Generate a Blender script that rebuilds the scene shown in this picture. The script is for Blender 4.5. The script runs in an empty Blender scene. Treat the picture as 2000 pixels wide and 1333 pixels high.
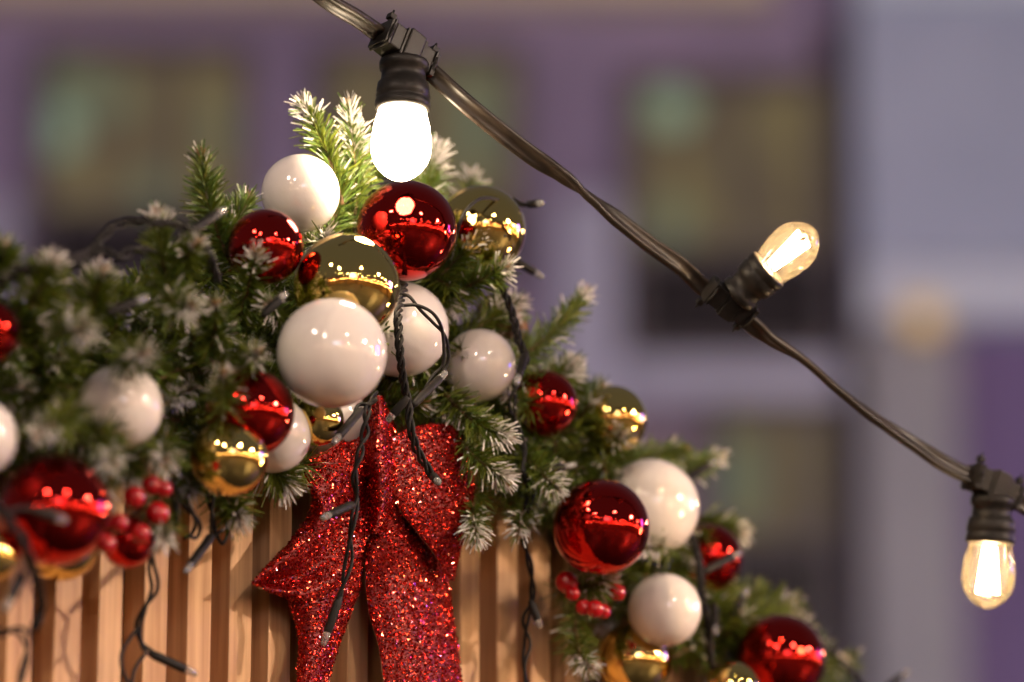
import bpy, bmesh, math, random
from mathutils import Vector, Matrix, noise
random.seed(11)
SC = bpy.context.scene
COL = SC.collection
PI = math.pi

# ------------------------------------------------------------------ camera
PITCH = math.radians(14.0)
CAMLOC = Vector((0, 0, 1.6))
AX = Vector((1, 0, 0)); AU = Vector((0, -math.sin(PITCH), math.cos(PITCH))); AF = Vector((0, math.cos(PITCH), math.sin(PITCH)))
FPX = 7500.0
cam = bpy.data.cameras.new('camera'); camo = bpy.data.objects.new('camera', cam); COL.objects.link(camo)
camo.location = CAMLOC; camo.rotation_euler = (PI / 2 + PITCH, 0, 0)
cam.lens = 135; cam.sensor_width = 36; cam.clip_start = 0.05; cam.clip_end = 2000
cam.dof.use_dof = True; cam.dof.focus_distance = 2.965; cam.dof.aperture_fstop = 2.4
SC.camera = camo

# ------------------------------------------------------------------ world, exposure
W = bpy.data.worlds.new('World'); SC.world = W; W.use_nodes = True
nt = W.node_tree; nt.nodes.clear()
wo = nt.nodes.new('ShaderNodeOutputWorld'); bgn = nt.nodes.new('ShaderNodeBackground')
tc = nt.nodes.new('ShaderNodeTexCoord'); sx = nt.nodes.new('ShaderNodeSeparateXYZ'); cr = nt.nodes.new('ShaderNodeValToRGB')
nt.links.new(tc.outputs['Generated'], sx.inputs[0]); nt.links.new(sx.outputs['Z'], cr.inputs[0])
cr.color_ramp.elements[0].position = 0.0; cr.color_ramp.elements[0].color = (0.098, 0.088, 0.094, 1)   # town glow low over the roofs
cr.color_ramp.elements[1].position = 0.8; cr.color_ramp.elements[1].color = (0.088, 0.085, 0.098, 1)
nt.links.new(cr.outputs[0], bgn.inputs[0]); bgn.inputs[1].default_value = 1.0
nt.links.new(bgn.outputs[0], wo.inputs[0])
SC.view_settings.view_transform = 'Standard'; SC.view_settings.look = 'None'
SC.view_settings.exposure = 0.15; SC.view_settings.gamma = 1.0
SC.render.engine = 'CYCLES'
cy = SC.cycles
cy.use_denoising = True; cy.max_bounces = 8; cy.diffuse_bounces = 3; cy.glossy_bounces = 5
cy.transmission_bounces = 6; cy.transparent_max_bounces = 16
cy.caustics_reflective = False; cy.caustics_refractive = False; cy.sample_clamp_indirect = 6.0
cy.blur_glossy = 0.5

# ------------------------------------------------------------------ placing helpers
FANG = math.radians(50)                      # the stall front runs away to the right
FD = Vector((math.cos(FANG), math.sin(FANG), 0)); FN = Vector((math.sin(FANG), -math.cos(FANG), 0)); ZV = Vector((0, 0, 1))
def ray(px, py): return AF + AX * ((px - 1000) / FPX) - AU * ((py - 666.5) / FPX)
FP0 = CAMLOC + ray(760, 1000) * 3.08
def ptd(px, py, o):
    r = ray(px, py); t = (FP0 + FN * o - CAMLOC).dot(FN) / r.dot(FN)
    return CAMLOC + r * t, t
def pt(px, py, o): return ptd(px, py, o)[0]  # point standing o metres in front of the slats
def at(px, py, depth): return CAMLOC + ray(px, py) * depth
BY = 26.0
def bgp(px, py):
    r = ray(px, py); return CAMLOC + r * ((BY - CAMLOC.y) / r.y)

# ------------------------------------------------------------------ object helpers
def tag(o, label=None, cat=None, group=None, kind=None):
    if label: o['label'] = label
    if cat: o['category'] = cat
    if group: o['group'] = group
    if kind: o['kind'] = kind
    return o
def empty(name, loc=(0, 0, 0)):
    o = bpy.data.objects.new(name, None); COL.objects.link(o); o.location = loc; o.empty_display_size = .05
    return o
class MB:
    """collects verts and faces in world space and links them as one mesh"""
    def __init__(s): s.v = []; s.f = []; s.m = []; s.sm = []
    def add(s, vs, fs, mi=0, smooth=True):
        b = len(s.v); s.v.extend(vs)
        for f in fs: s.f.append(tuple(i + b for i in f)); s.m.append(mi); s.sm.append(smooth)
    def build(s, name, mats, parent=None, origin=None):
        me = bpy.data.meshes.new(name)
        if origin is None:
            origin = parent.matrix_world.translation if False else (Vector(parent['_o']) if parent is not None and '_o' in parent else Vector((0, 0, 0)))
        org = Vector(origin)
        me.from_pydata([(Vector(v) - org)[:] for v in s.v], [], s.f)
        if not isinstance(mats, (list, tuple)): mats = [mats]
        for m in mats: me.materials.append(m)
        me.polygons.foreach_set('material_index', s.m); me.polygons.foreach_set('use_smooth', s.sm)
        me.update()
        o = bpy.data.objects.new(name, me); COL.objects.link(o)
        if parent is not None:
            o.parent = parent
            po = Vector(parent['_o']) if '_o' in parent else Vector((0, 0, 0))
            o.location = org - po
        else: o.location = org
        o['_o'] = list(org)
        return o
def root(name, loc, **k):
    o = empty(name, loc); o['_o'] = list(Vector(loc)); tag(o, **k); return o

def basis(axis):
    a = Vector(axis).normalized()
    u = a.orthogonal().normalized(); return u, a.cross(u), a
def box_in(mb, c, ex, ey, ez, hx, hy, hz, mi=0, bev=0.0, smooth=False):
    """box with half sizes along three unit axes, edges chamfered by bev"""
    c = Vector(c)
    if bev <= 0:
        vs = [c + ex * (sx_ * hx) + ey * (sy_ * hy) + ez * (sz_ * hz) for sx_ in (-1, 1) for sy_ in (-1, 1) for sz_ in (-1, 1)]
        mb.add(vs, [(0, 1, 3, 2), (4, 6, 7, 5), (0, 4, 5, 1), (2, 3, 7, 6), (0, 2, 6, 4), (1, 5, 7, 3)], mi, smooth); return
    bm = bmesh.new(); bmesh.ops.create_cube(bm, size=1)
    for v in bm.verts: v.co = Vector((v.co.x * 2 * hx, v.co.y * 2 * hy, v.co.z * 2 * hz))
    bmesh.ops.bevel(bm, geom=bm.edges[:], offset=bev, segments=2, affect='EDGES', profile=.6)
    bm.verts.ensure_lookup_table()
    for i, v in enumerate(bm.verts): v.index = i
    mb.add([c + ex * v.co.x + ey * v.co.y + ez * v.co.z for v in bm.verts], [tuple(v.index for v in f.verts) for f in bm.faces], mi, smooth)
    bm.free()
def abox(mb, x0, x1, y0, y1, z0, z1, mi=0, bev=0):
    box_in(mb, ((x0 + x1) / 2, (y0 + y1) / 2, (z0 + z1) / 2), Vector((1, 0, 0)), Vector((0, 1, 0)), ZV, (x1 - x0) / 2, (y1 - y0) / 2, (z1 - z0) / 2, mi, bev)
def lathe(mb, base, axis, prof, n=32, mi=0, cap=True):
    """prof: list of (distance along axis, radius)"""
    u, w, a = basis(axis); base = Vector(base); vs = []; fs = []
    for h, r in prof:
        for k in range(n):
            t = 2 * PI * k / n; vs.append(base + a * h + (u * math.cos(t) + w * math.sin(t)) * r)
    for i in range(len(prof) - 1):
        for k in range(n):
            k2 = (k + 1) % n; fs.append((i * n + k, i * n + k2, (i + 1) * n + k2, (i + 1) * n + k))
    if cap: fs.append(tuple(reversed(range(n)))); fs.append(tuple((len(prof) - 1) * n + k for k in range(n)))
    mb.add(vs, fs, mi)
def catmull(P, n=8):
    P = [Vector(p) for p in P]; Q = [P[0] * 2 - P[1]] + P + [P[-1] * 2 - P[-2]]; out = []
    for i in range(1, len(Q) - 2):
        a, b, c, d = Q[i - 1], Q[i], Q[i + 1], Q[i + 2]
        for k in range(n):
            t = k / n
            out.append(0.5 * ((2 * b) + (c - a) * t + (2 * a - 5 * b + 4 * c - d) * t * t + (3 * b - a - 3 * c + d) * t ** 3))
    out.append(P[-1]); return out
def frames(path):
    """parallel-transported (u, w) per point"""
    N = len(path); T = [(path[min(i + 1, N - 1)] - path[max(i - 1, 0)]).normalized() for i in range(N)]
    u = T[0].orthogonal().normalized(); fr = []
    for i in range(N):
        u = (u - T[i] * u.dot(T[i])); u = u.normalized() if u.length > 1e-6 else T[i].orthogonal().normalized()
        fr.append((u, T[i].cross(u), T[i]))
    return fr
def tube(mb, path, r, n=8, mi=0):
    fr = frames(path); vs = []; fs = []
    R = r if isinstance(r, (list, tuple)) else [r] * len(path)
    for i, p in enumerate(path):
        u, w, _ = fr[i]
        for k in range(n):
            t = 2 * PI * k / n; vs.append(p + (u * math.cos(t) + w * math.sin(t)) * R[i])
    for i in range(len(path) - 1):
        for k in range(n): fs.append((i * n + k, i * n + (k + 1) % n, (i + 1) * n + (k + 1) % n, (i + 1) * n + k))
    fs.append(tuple(reversed(range(n)))); fs.append(tuple((len(path) - 1) * n + k for k in range(n)))
    mb.add(vs, fs, mi)
def twisted(mb, ctrl, wires=2, r=.0015, hr=.0017, pitch=.026, mi=0, loose=.0):
    path = catmull(ctrl, 14); fr = frames(path); L = 0; acc = [0]
    for i in range(1, len(path)): L += (path[i] - path[i - 1]).length; acc.append(L)
    ph0 = random.random() * 6
    for k in range(wires):
        q = []
        for i, p in enumerate(path):
            a = ph0 + 2 * PI * (acc[i] / pitch + .25 * math.sin(acc[i] * 31 + ph0)) + 2 * PI * k / wires
            h = hr * (1 + loose * max(0, math.sin(acc[i] * 60 + ph0)))
            q.append(p + (fr[i][0] * math.cos(a) + fr[i][1] * math.sin(a)) * h)
        tube(mb, q, r, 7, mi)

# ------------------------------------------------------------------ materials
def mat(name, base=(.5, .5, .5), rough=.5, metal=0.0, **kw):
    m = bpy.data.materials.new(name); m.use_nodes = True
    b = m.node_tree.nodes['Principled BSDF']
    b.inputs['Base Color'].default_value = (*base, 1); b.inputs['Roughness'].default_value = rough; b.inputs['Metallic'].default_value = metal
    for k, v in kw.items(): b.inputs[k.replace('_', ' ')].default_value = v
    return m
def noise_mix(m, c1, c2, scale=20, detail=4, stretch=None, lo=.35, hi=.65, bump=0.0, rough=None):
    t = m.node_tree; b = t.nodes['Principled BSDF']
    tcn = t.nodes.new('ShaderNodeTexCoord'); mp = t.nodes.new('ShaderNodeMapping'); nz = t.nodes.new('ShaderNodeTexNoise'); rp = t.nodes.new('ShaderNodeValToRGB')
    t.links.new(tcn.outputs['Object'], mp.inputs[0]); t.links.new(mp.outputs[0], nz.inputs['Vector']); t.links.new(nz.outputs['Fac'], rp.inputs[0])
    if stretch: mp.inputs['Scale'].default_value = stretch
    nz.inputs['Scale'].default_value = scale; nz.inputs['Detail'].default_value = detail
    rp.color_ramp.elements[0].position = lo; rp.color_ramp.elements[1].position = hi
    rp.color_ramp.elements[0].color = (*c1, 1); rp.color_ramp.elements[1].color = (*c2, 1)
    t.links.new(rp.outputs[0], b.inputs['Base Color'])
    if bump:
        bp = t.nodes.new('ShaderNodeBump'); bp.inputs['Strength'].default_value = bump; bp.inputs['Distance'].default_value = .001
        t.links.new(nz.outputs['Fac'], bp.inputs['Height']); t.links.new(bp.outputs[0], b.inputs['Normal'])
    if rough:
        mr = t.nodes.new('ShaderNodeMapRange'); mr.inputs['To Min'].default_value = rough[0]; mr.inputs['To Max'].default_value = rough[1]
        t.links.new(nz.outputs['Fac'], mr.inputs[0]); t.links.new(mr.outputs[0], b.inputs['Roughness'])
    return m
def island_mix(m, cols):
    """a colour of its own for every loose piece (needle, flake)"""
    t = m.node_tree; b = t.nodes['Principled BSDF']
    g = t.nodes.new('ShaderNodeNewGeometry'); rp = t.nodes.new('ShaderNodeValToRGB'); t.links.new(g.outputs['Random Per Island'], rp.inputs[0])
    e = rp.color_ramp.elements
    while len(e) < len(cols): e.new(.5)
    for i, c in enumerate(cols): e[i].position = i / (len(cols) - 1); e[i].color = (*c, 1)
    t.links.new(rp.outputs[0], b.inputs['Base Color']); return m
def emis(name, col, strength):
    m = bpy.data.materials.new(name); m.use_nodes = True; t = m.node_tree; t.nodes.clear()
    o = t.nodes.new('ShaderNodeOutputMaterial'); e = t.nodes.new('ShaderNodeEmission')
    e.inputs[0].default_value = (*col, 1); e.inputs[1].default_value = strength; t.links.new(e.outputs[0], o.inputs[0]); return m

def bauble_mat(name, base, metal, rough, dust, spec=.5, coat=0.0):
    m = mat(name, base, rough, metal); t = m.node_tree; b = t.nodes['Principled BSDF']
    b.inputs['Specular IOR Level'].default_value = spec; b.inputs['Coat Weight'].default_value = coat; b.inputs['Coat Roughness'].default_value = .03
    tcn = t.nodes.new('ShaderNodeTexCoord'); oi = t.nodes.new('ShaderNodeObjectInfo')
    vm = t.nodes.new('ShaderNodeVectorMath'); vm.operation = 'ADD'
    t.links.new(tcn.outputs['Object'], vm.inputs[0]); t.links.new(oi.outputs['Location'], vm.inputs[1])
    n1 = t.nodes.new('ShaderNodeTexNoise'); n1.inputs['Scale'].default_value = 2.2; n1.inputs['Detail'].default_value = 5
    n2 = t.nodes.new('ShaderNodeTexNoise'); n2.inputs['Scale'].default_value = 70; n2.inputs['Detail'].default_value = 1
    t.links.new(vm.outputs[0], n1.inputs['Vector']); t.links.new(vm.outputs[0], n2.inputs['Vector'])
    mr = t.nodes.new('ShaderNodeMapRange'); mr.inputs['From Min'].default_value = .45; mr.inputs['From Max'].default_value = .75
    mr.inputs['To Min'].default_value = rough; mr.inputs['To Max'].default_value = rough + dust
    t.links.new(n1.outputs['Fac'], mr.inputs[0]); t.links.new(mr.outputs[0], b.inputs['Roughness'])
    sp = t.nodes.new('ShaderNodeMapRange'); sp.inputs['From Min'].default_value = .72; sp.inputs['From Max'].default_value = .80   # dust specks
    t.links.new(n2.outputs['Fac'], sp.inputs[0])
    mx = t.nodes.new('ShaderNodeMix'); mx.data_type = 'RGBA'; mx.inputs['A'].default_value = (*base, 1)
    mx.inputs['B'].default_value = (*[min(1, c * .6 + .12) for c in base], 1)
    t.links.new(sp.outputs[0], mx.inputs['Factor']); t.links.new(mx.outputs['Result'], b.inputs['Base Color'])
    bp = t.nodes.new('ShaderNodeBump'); bp.inputs['Strength'].default_value = .02; bp.inputs['Distance'].default_value = .05
    t.links.new(n1.outputs['Fac'], bp.inputs['Height']); t.links.new(bp.outputs[0], b.inputs['Normal'])
    return m
M = {}
M['red'] = bauble_mat('red_chrome', (.50, .016, .012), 1.0, .035, .05, coat=.05)
M['gold'] = bauble_mat('gold_chrome', (.82, .60, .19), 1.0, .02, .05)
M['white'] = bauble_mat('white_pearl', (.80, .73, .69), 0.0, .05, .06, spec=.75, coat=.3)
M['berry'] = mat('red_berry', (.42, .006, .009), .22, 0, Coat_Weight=.25, Coat_Roughness=.08)
M['needle'] = island_mix(mat('needle_green', rough=.42, Specular_IOR_Level=.45), [(.045, .070, .008), (.095, .130, .012), (.165, .195, .020), (.065, .098, .012)])
M['needle_lt'] = island_mix(mat('needle_light_green', rough=.4), [(.09, .17, .025), (.14, .22, .04), (.07, .14, .03)])
M['frost'] = island_mix(mat('needle_frost', rough=.75), [(.72, .68, .64), (.80, .77, .74), (.60, .56, .52)])
M['twig'] = noise_mix(mat('brown_twig', rough=.8), (.10, .055, .03), (.20, .11, .05), 120)
M['bud'] = noise_mix(mat('bud_tip', rough=.7), (.42, .24, .13), (.62, .42, .25), 160)
M['pvc'] = noise_mix(mat('black_pvc', rough=.38, Specular_IOR_Level=.25), (.008, .007, .0065), (.018, .016, .014), 60, rough=(.45, .65))
M['cable'] = noise_mix(mat('festoon_rubber', rough=.33, Specular_IOR_Level=.4), (.010, .007, .005), (.022, .015, .010), 55, stretch=(1, 1, 1), bump=.25, rough=(.34, .52))
M['holder'] = noise_mix(mat('holder_plastic', rough=.42, Specular_IOR_Level=.2), (.010, .009, .008), (.022, .019, .017), 90, rough=(.35, .52))
M['led'] = mat('clear_led', (.85, .84, .82), .12, 0, Transmission_Weight=.75, IOR=1.45)
M['pine'] = mat('pine_slat', rough=.62)
noise_mix(M['pine'], (.46, .235, .105), (.72, .44, .225), 11, 10, (11, 11, .5), .32, .66, bump=.5)
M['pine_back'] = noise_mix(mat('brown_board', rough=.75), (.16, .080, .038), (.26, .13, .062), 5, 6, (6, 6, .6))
M['roofwood'] = noise_mix(mat('dark_roof_wood', rough=.8), (.03, .02, .013), (.06, .038, .022), 8, 6, (3, 3, 3))

# ------------------------------------------------------------------ ground
mg = noise_mix(mat('wet_paving', rough=.5), (.016, .015, .015), (.030, .027, .026), 1.5, 8, rough=(.25, .6))
g = MB(); g.add([Vector((-300, -300, 0)), Vector((300, -300, 0)), Vector((300, 300, 0)), Vector((-300, 300, 0))], [(0, 1, 2, 3)], 0, False)
tag(g.build('ground', mg), kind='structure')

# ------------------------------------------------------------------ lamps of the square (seen as dots in every bauble)
M['pole'] = mat('lamp_pole_paint', (.05, .05, .05), .4, .4)
M['globe'] = emis('lamp_globe', (1.0, .78, .61), 370)
M['globe_hi'] = emis('lamp_globe_bright', (1.0, .77, .60), 1700)
M['globe2'] = emis('lamp_globe_dim', (1.0, .66, .40), 230)
TGT = Vector((-.05, 2.95, 2.38))
def street_lamp(x, y, h, label, r=.20, gm='globe'):
    e = root('street_lamp', (x, y, 0), label=label, cat='street lamp', group='street lamps round the market square')
    p = MB(); lathe(p, (x, y, 0), ZV, [(0, .14), (.5, .14), (.55, .08), (h - .45, .05), (h - .40, .09), (h - r * .96, .10)], 14); p.build('pole', M['pole'], e)
    q = MB(); lathe(q, (x, y, h), ZV, [(r * math.sin(t), r * math.cos(t)) for t in [(-80 + 20 * i) * PI / 180 for i in range(9)]], 20)
    q.build('lamp_globe', M[gm], e)
    return e
for (dx, dy, dz, dist, lab, r, gm) in [
    (-.50, -.70, .50, 7.5, 'tall globe street lamp reflected at the left of the gold bauble', .20, 'globe'),
    (-.20, -.90, .39, 11, 'globe street lamp behind the camera nearest the big screen', .22, 'globe'),
    (.52, -.74, .43, 9, 'globe street lamp behind the camera right of the big screen', .22, 'globe'),
    (.93, -.25, .27, 13, 'globe lamp standing in for string bulbs, right side beside the stalls', .25, 'globe_hi'),  # from here down, pole lamps stand in for bulbs of a string
    (.985, .085, .17, 17, 'globe lamp standing in for string bulbs, far right near the blue floodlight', .24, 'globe2'),
    (.62, .72, .20, 18, 'globe lamp standing in for string bulbs, farthest right before the pale building', .24, 'globe2')]:
    p = TGT + Vector((dx, dy, dz)).normalized() * dist
    street_lamp(p.x, p.y, p.z, lab, r, gm)

# big screen across the square
e = root('screen', (6.0, -19.5, 0), label='large outdoor video screen on two legs across the square', cat='screen')
q = MB(); sd = Vector((.94, .33, 0)); sn = Vector((-.33, .94, 0)); sc_c = Vector((6.0, -19.5, 5.4))
box_in(q, sc_c - sn * .12, sd, sn, ZV, 3.5, .1, 1.75, 0, .03)
q.build('cabinet', M['pole'], e)
ms = bpy.data.materials.new('screen_picture'); ms.use_nodes = True; t = ms.node_tree; t.nodes.clear()
o_ = t.nodes.new('ShaderNodeOutputMaterial'); em = t.nodes.new('ShaderNodeEmission'); tcn = t.nodes.new('ShaderNodeTexCoord'); sxn = t.nodes.new('ShaderNodeSeparateXYZ'); rp = t.nodes.new('ShaderNodeValToRGB')
t.links.new(tcn.outputs['Generated'], sxn.inputs[0]); t.links.new(sxn.outputs['X'], rp.inputs[0]); t.links.new(rp.outputs[0], em.inputs[0]); t.links.new(em.outputs[0], o_.inputs[0])
els = rp.color_ramp.elements; els[0].color = (.55, .75, 1, 1); els[1].color = (1, .25, .35, 1); els[0].position = .0; els[1].position = 1
x_ = els.new(.55); x_.color = (.85, .9, 1, 1); x_ = els.new(.7); x_.color = (1, .45, .55, 1); em.inputs[1].default_value = 7
q = MB(); box_in(q, sc_c + sn * .0, sd, sn, ZV, 3.35, .016, 1.6); q.build('display', ms, e)
for s in (-1, 1):
    q = MB(); c_ = sc_c + sd * 2.6 * s - sn * .35; box_in(q, Vector((c_.x, c_.y, 2.6)), sd, sn, ZV, .12, .12, 2.6); q.build('leg', M['pole'], e)

# stalls across the square, their eaves strung with bulbs
M['stall_bulb'] = emis('eaves_bulbs', (1.0, .66, .36), 100)
M['stall_in'] = emis('stall_lit_inside', (1.0, .62, .34), 1.6)
M['stall_wood'] = noise_mix(mat('stall_wood', rough=.7), (.20, .11, .06), (.30, .18, .09), 4)
M['canvas'] = mat('stall_roof_red', (.25, .03, .03), .6)
def stall(cx, cy, ang, label, w=2.2):
    e = root('market_stall', (cx, cy, 0), label=label, cat='market stall', group='lit stalls across the market square')
    u = Vector((math.cos(ang), math.sin(ang), 0)); v = Vector((-math.sin(ang), math.cos(ang), 0)); c = Vector((cx, cy, 0))
    q = MB(); box_in(q, c + ZV * .5 + v * .9, u, v, ZV, w, .3, .5); q.build('counter', M['stall_wood'], e)
    q = MB(); box_in(q, c + ZV * 1.2 - v * .9, u, v, ZV, w, .04, 1.2); q.build('back_wall', M['stall_wood'], e)
    for s in (-1, 1):
        q = MB(); box_in(q, c + ZV * 1.2 + u * s * (w + .07), u, v, ZV, .06, 1.2, 1.2); q.build('side_wall', M['stall_wood'], e)
    q = MB()
    a_, b_, r_ = c + ZV * 2.42, u * (w + .4), v * 1.5
    vs = [a_ - b_ + r_, a_ + b_ + r_, a_ + b_ - r_, a_ - b_ - r_, a_ - b_ + ZV * 1.0, a_ + b_ + ZV * 1.0]
    q.add(vs, [(0, 1, 5, 4), (2, 3, 4, 5), (0, 4, 3), (1, 2, 5), (0, 3, 2, 1)], 0, False); q.build('roof', M['canvas'], e)
    q = MB(); box_in(q, c + ZV * 2.3 - v * .2, u, v, ZV, w * .8, .05, .03); q.build('lamp_tube', emis('tube_light', (1, .70, .43), 16), e)
    q = MB()
    for k in range(9): lathe(q, c + ZV * 2.36 + v * 1.53 + u * (k - 4) * w / 4, ZV, [(-.06, .01), (-.03, .05), (.0, .06), (.03, .05), (.06, .01)], 8)
    q.build('bulb_row', M['stall_bulb'], e)
for i, (az, dist) in enumerate([(-28, 15), (-8, 17), (12, 16), (32, 15), (52, 14), (72, 14), (92, 15), (112, 17)]):
    th = math.radians(az); dv = Vector((math.sin(th), -math.cos(th), 0)); p = Vector((0, 3, 0)) + dv * dist
    stall(p.x, p.y, math.atan2(-dv.y, -dv.x) - PI / 2, ['leftmost lit stall across the square behind the camera', 'lit stall second from the left across the square', 'lit stall directly under the big screen', 'lit stall just right of the big screen', 'lit stall right of centre across the square', 'lit stall at the right side under the globe lamp', 'lit stall square to the right of the garland', 'rightmost lit stall near the blue floodlight'][i])

# strings of bulbs over the square behind the camera and to the right
M['far_bulb'] = emis('far_bulb', (1.0, .72, .42), 600)
def far_string(name_lab, pts, n, r=.035):
    e = root('bulb_string', Vector((pts[0][0], pts[0][1], 0)), label=name_lab, cat='string lights', group='bulb strings over the square')
    P = catmull([Vector(p) for p in pts], 12); q = MB(); tube(q, P, .008, 6); q.build('cable', M['pole'], e)
    q = MB()
    for i in range(n):
        f = (i + .5) / n * (len(P) - 1); k = int(f); p = P[k].lerp(P[k + 1], f - k) - ZV * .06
        lathe(q, p, -ZV, [(-r * 1.2, r * .3), (-r * .6, r * .8), (0, r), (r * .6, r * .8), (r, r * .2)], 10)
    q.build('bulb_row', M['far_bulb'], e)
far_string('bulb string from the tall lamp to the big screen side', [(-5.5, -6.5, 5.2), (-1, -8.5, 4.3), (4, -8.5, 5.3)], 7)
far_string('bulb string along the right side of the square', [(4, -8.5, 5.3), (8, -4.5, 4.2), (10, 1.5, 4.6), (10.5, 7, 4.0), (9, 13, 4.6)], 20)
far_string('lower bulb string along the right side of the square', [(7, -9, 3.9), (11, -4, 3.2), (13, 3, 3.4), (12.5, 11, 3.2)], 16)
# blue-violet and white floodlights that wash the square's far houses
def floodlight(loc, target, col, strength, label, w=.55, h=.4, power=0, spot=70, pcol=None, mast=True):
    loc = Vector(loc); d = (Vector(target) - loc).normalized()
    e = root('floodlight', (loc.x, loc.y, 0), label=label, cat='floodlight', group='floodlights on masts')
    u = d.cross(ZV).normalized(); v = u.cross(d)
    q = MB(); box_in(q, loc - d * .09, u, d, v, w / 2 + .03, .08, h / 2 + .03, 0, .01); q.build('housing', M['pole'], e)
    q = MB(); box_in(q, loc + d * .0, u, d, v, w / 2, .012, h / 2); q.build('lens', emis('flood_lens', col, strength), e)
    q = MB(); lathe(q, (loc.x - d.x * .25, loc.y - d.y * .25, 0), ZV, [(0, .1), (.3, .06), (loc.z + .1, .05)], 12); q.build('mast', M['pole'], e)
    if power:
        l = bpy.data.lights.new('floodlight_beam', 'SPOT'); l.energy = power; l.color = pcol or col; l.spot_size = math.radians(spot); l.spot_blend = .6; l.shadow_soft_size = .2
        lo = bpy.data.objects.new('floodlight_beam', l); COL.objects.link(lo); lo.parent = e; lo.location = loc + d * .06 - Vector((loc.x, loc.y, 0))
        lo.rotation_euler = d.to_track_quat('-Z', 'Y').to_euler()
floodlight((10.5, 7.5, 4.2), (0, 3, 2.4), (.16, .10, 1.0), 30, 'tall blue violet floodlight at the right of the square', 1.1, 1.9)
floodlight((-9, 12, 2.6), (-2, 26, 8.2), (.80, .60, 1.0), 30, 'violet floodlight on the left aimed up at the house front', power=1500, spot=80, pcol=(.84, .66, 1.0))
floodlight((7.5, 12, 2.4), (4.2, 26, 9.2), (.80, .60, 1.0), 30, 'violet floodlight aimed up at the right half of the house front', power=2300, spot=70, pcol=(.72, .80, 1.0))

# ------------------------------------------------------------------ house front behind (far out of focus)
M['b_wall'] = noise_mix(mat('render_mauve', rough=.85), (.20, .155, .235), (.27, .21, .31), .8, 5)
M['b_pil'] = noise_mix(mat('pilaster_lilac', rough=.85), (.34, .33, .42), (.42, .41, .50), .7, 5)
M['b_cor'] = noise_mix(mat('cornice_warm_lit', rough=.8), (.55, .46, .30), (.62, .52, .36), 2)  # warm light on the cornice is put into its colour
M['b_frame'] = mat('window_frame_dark', (.07, .055, .06), .5)
M['b_dark'] = mat('dark_glass', (.015, .010, .012), .25)
M['b_span'] = noise_mix(mat('spandrel', rough=.8), (.15, .11, .14), (.20, .15, .18), 2)
M['w_olive'] = bpy.data.materials.new('lit_window')
m = M['w_olive']; m.use_nodes = True; t = m.node_tree; t.nodes.clear()
o_ = t.nodes.new('ShaderNodeOutputMaterial'); em = t.nodes.new('ShaderNodeEmission'); tcn = t.nodes.new('ShaderNodeTexCoord'); nz = t.nodes.new('ShaderNodeTexNoise'); rp = t.nodes.new('ShaderNodeValToRGB')
nz.inputs['Scale'].default_value = 1.6; nz.inputs['Detail'].default_value = 2
t.links.new(tcn.outputs['Object'], nz.inputs['Vector']); t.links.new(nz.outputs['Fac'], rp.inputs[0]); t.links.new(rp.outputs[0], em.inputs[0]); t.links.new(em.outputs[0], o_.inputs[0])
rp.color_ramp.elements[0].position = .3; rp.color_ramp.elements[0].color = (.075, .052, .040, 1); rp.color_ramp.elements[1].position = .7; rp.color_ramp.elements[1].color = (.15, .115, .055, 1)
M['room_lamp'] = emis('ceiling_lamp_green', (.55, .72, .50), .34)
M['room_lamp2'] = emis('ceiling_lamp_pale', (.56, .62, .40), .20)
house = root('house', (0, BY, 0), label='mauve washed building with tall lit windows far behind the garland', cat='building')
def pxrect(x0, y0, x1, y1):
    a, b = bgp(x0, y1), bgp(x1, y0); return a.x, b.x, a.z, b.z
def wallbox(name, r, y0, y1, m, parent=house, bev=0):
    q = MB(); abox(q, r[0], r[1], BY + y0, BY + y1, r[2], r[3], 0, bev); return q.build(name, m, parent)
def window(rect, split, lamps=(), mull=(), dark_low=True):
    x0, x1, z0, z1 = pxrect(*rect); zs = bgp(0, split).z
    fr = MB(); y = BY - .02; tk = .05
    for a, b, c, d_ in [(x0 - tk, x0 + tk, z0 - tk, z1 + tk), (x1 - tk, x1 + tk, z0 - tk, z1 + tk), (x0 + tk, x1 - tk, z1 - tk, z1 + tk), (x0 + tk, x1 - tk, z0 - tk, z0 + tk), (x0 + tk, x1 - tk, zs - tk, zs + tk)]:
        abox(fr, a, b, y - .10, y + .02, c, d_)
    for mx in mull:
        xm = bgp(mx, 300).x; abox(fr, xm - .05, xm + .05, y - .09, y + .018, zs + tk, z1 - tk)
    f = fr.build('window', M['b_frame'], house)
    q = MB(); abox(q, x0 + tk, x1 - tk, y - .015, y + .01, zs + tk, z1 - tk); q.build('pane', M['w_olive'], f)
    q = MB(); abox(q, x0 + tk, x1 - tk, y - .015, y + .01, z0 + tk, zs - tk); q.build('pane', M['b_dark'], f)
    for (lx, ly, rx, ry, mm) in lamps:
        c = bgp(lx, ly); rr = 26 / FPX; q = MB()
        vs = [Vector((c.x + math.cos(k / 20 * 2 * PI) * rx * rr, BY + yy, c.z + math.sin(k / 20 * 2 * PI) * ry * rr)) for yy in (-.075, -.04) for k in range(20)]
        q.add(vs, [tuple(range(20))] + [(k, (k + 1) % 20, 20 + (k + 1) % 20, 20 + k) for k in range(20)], 0, False)
        q.build('room_lamp', M[mm], f)
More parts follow.
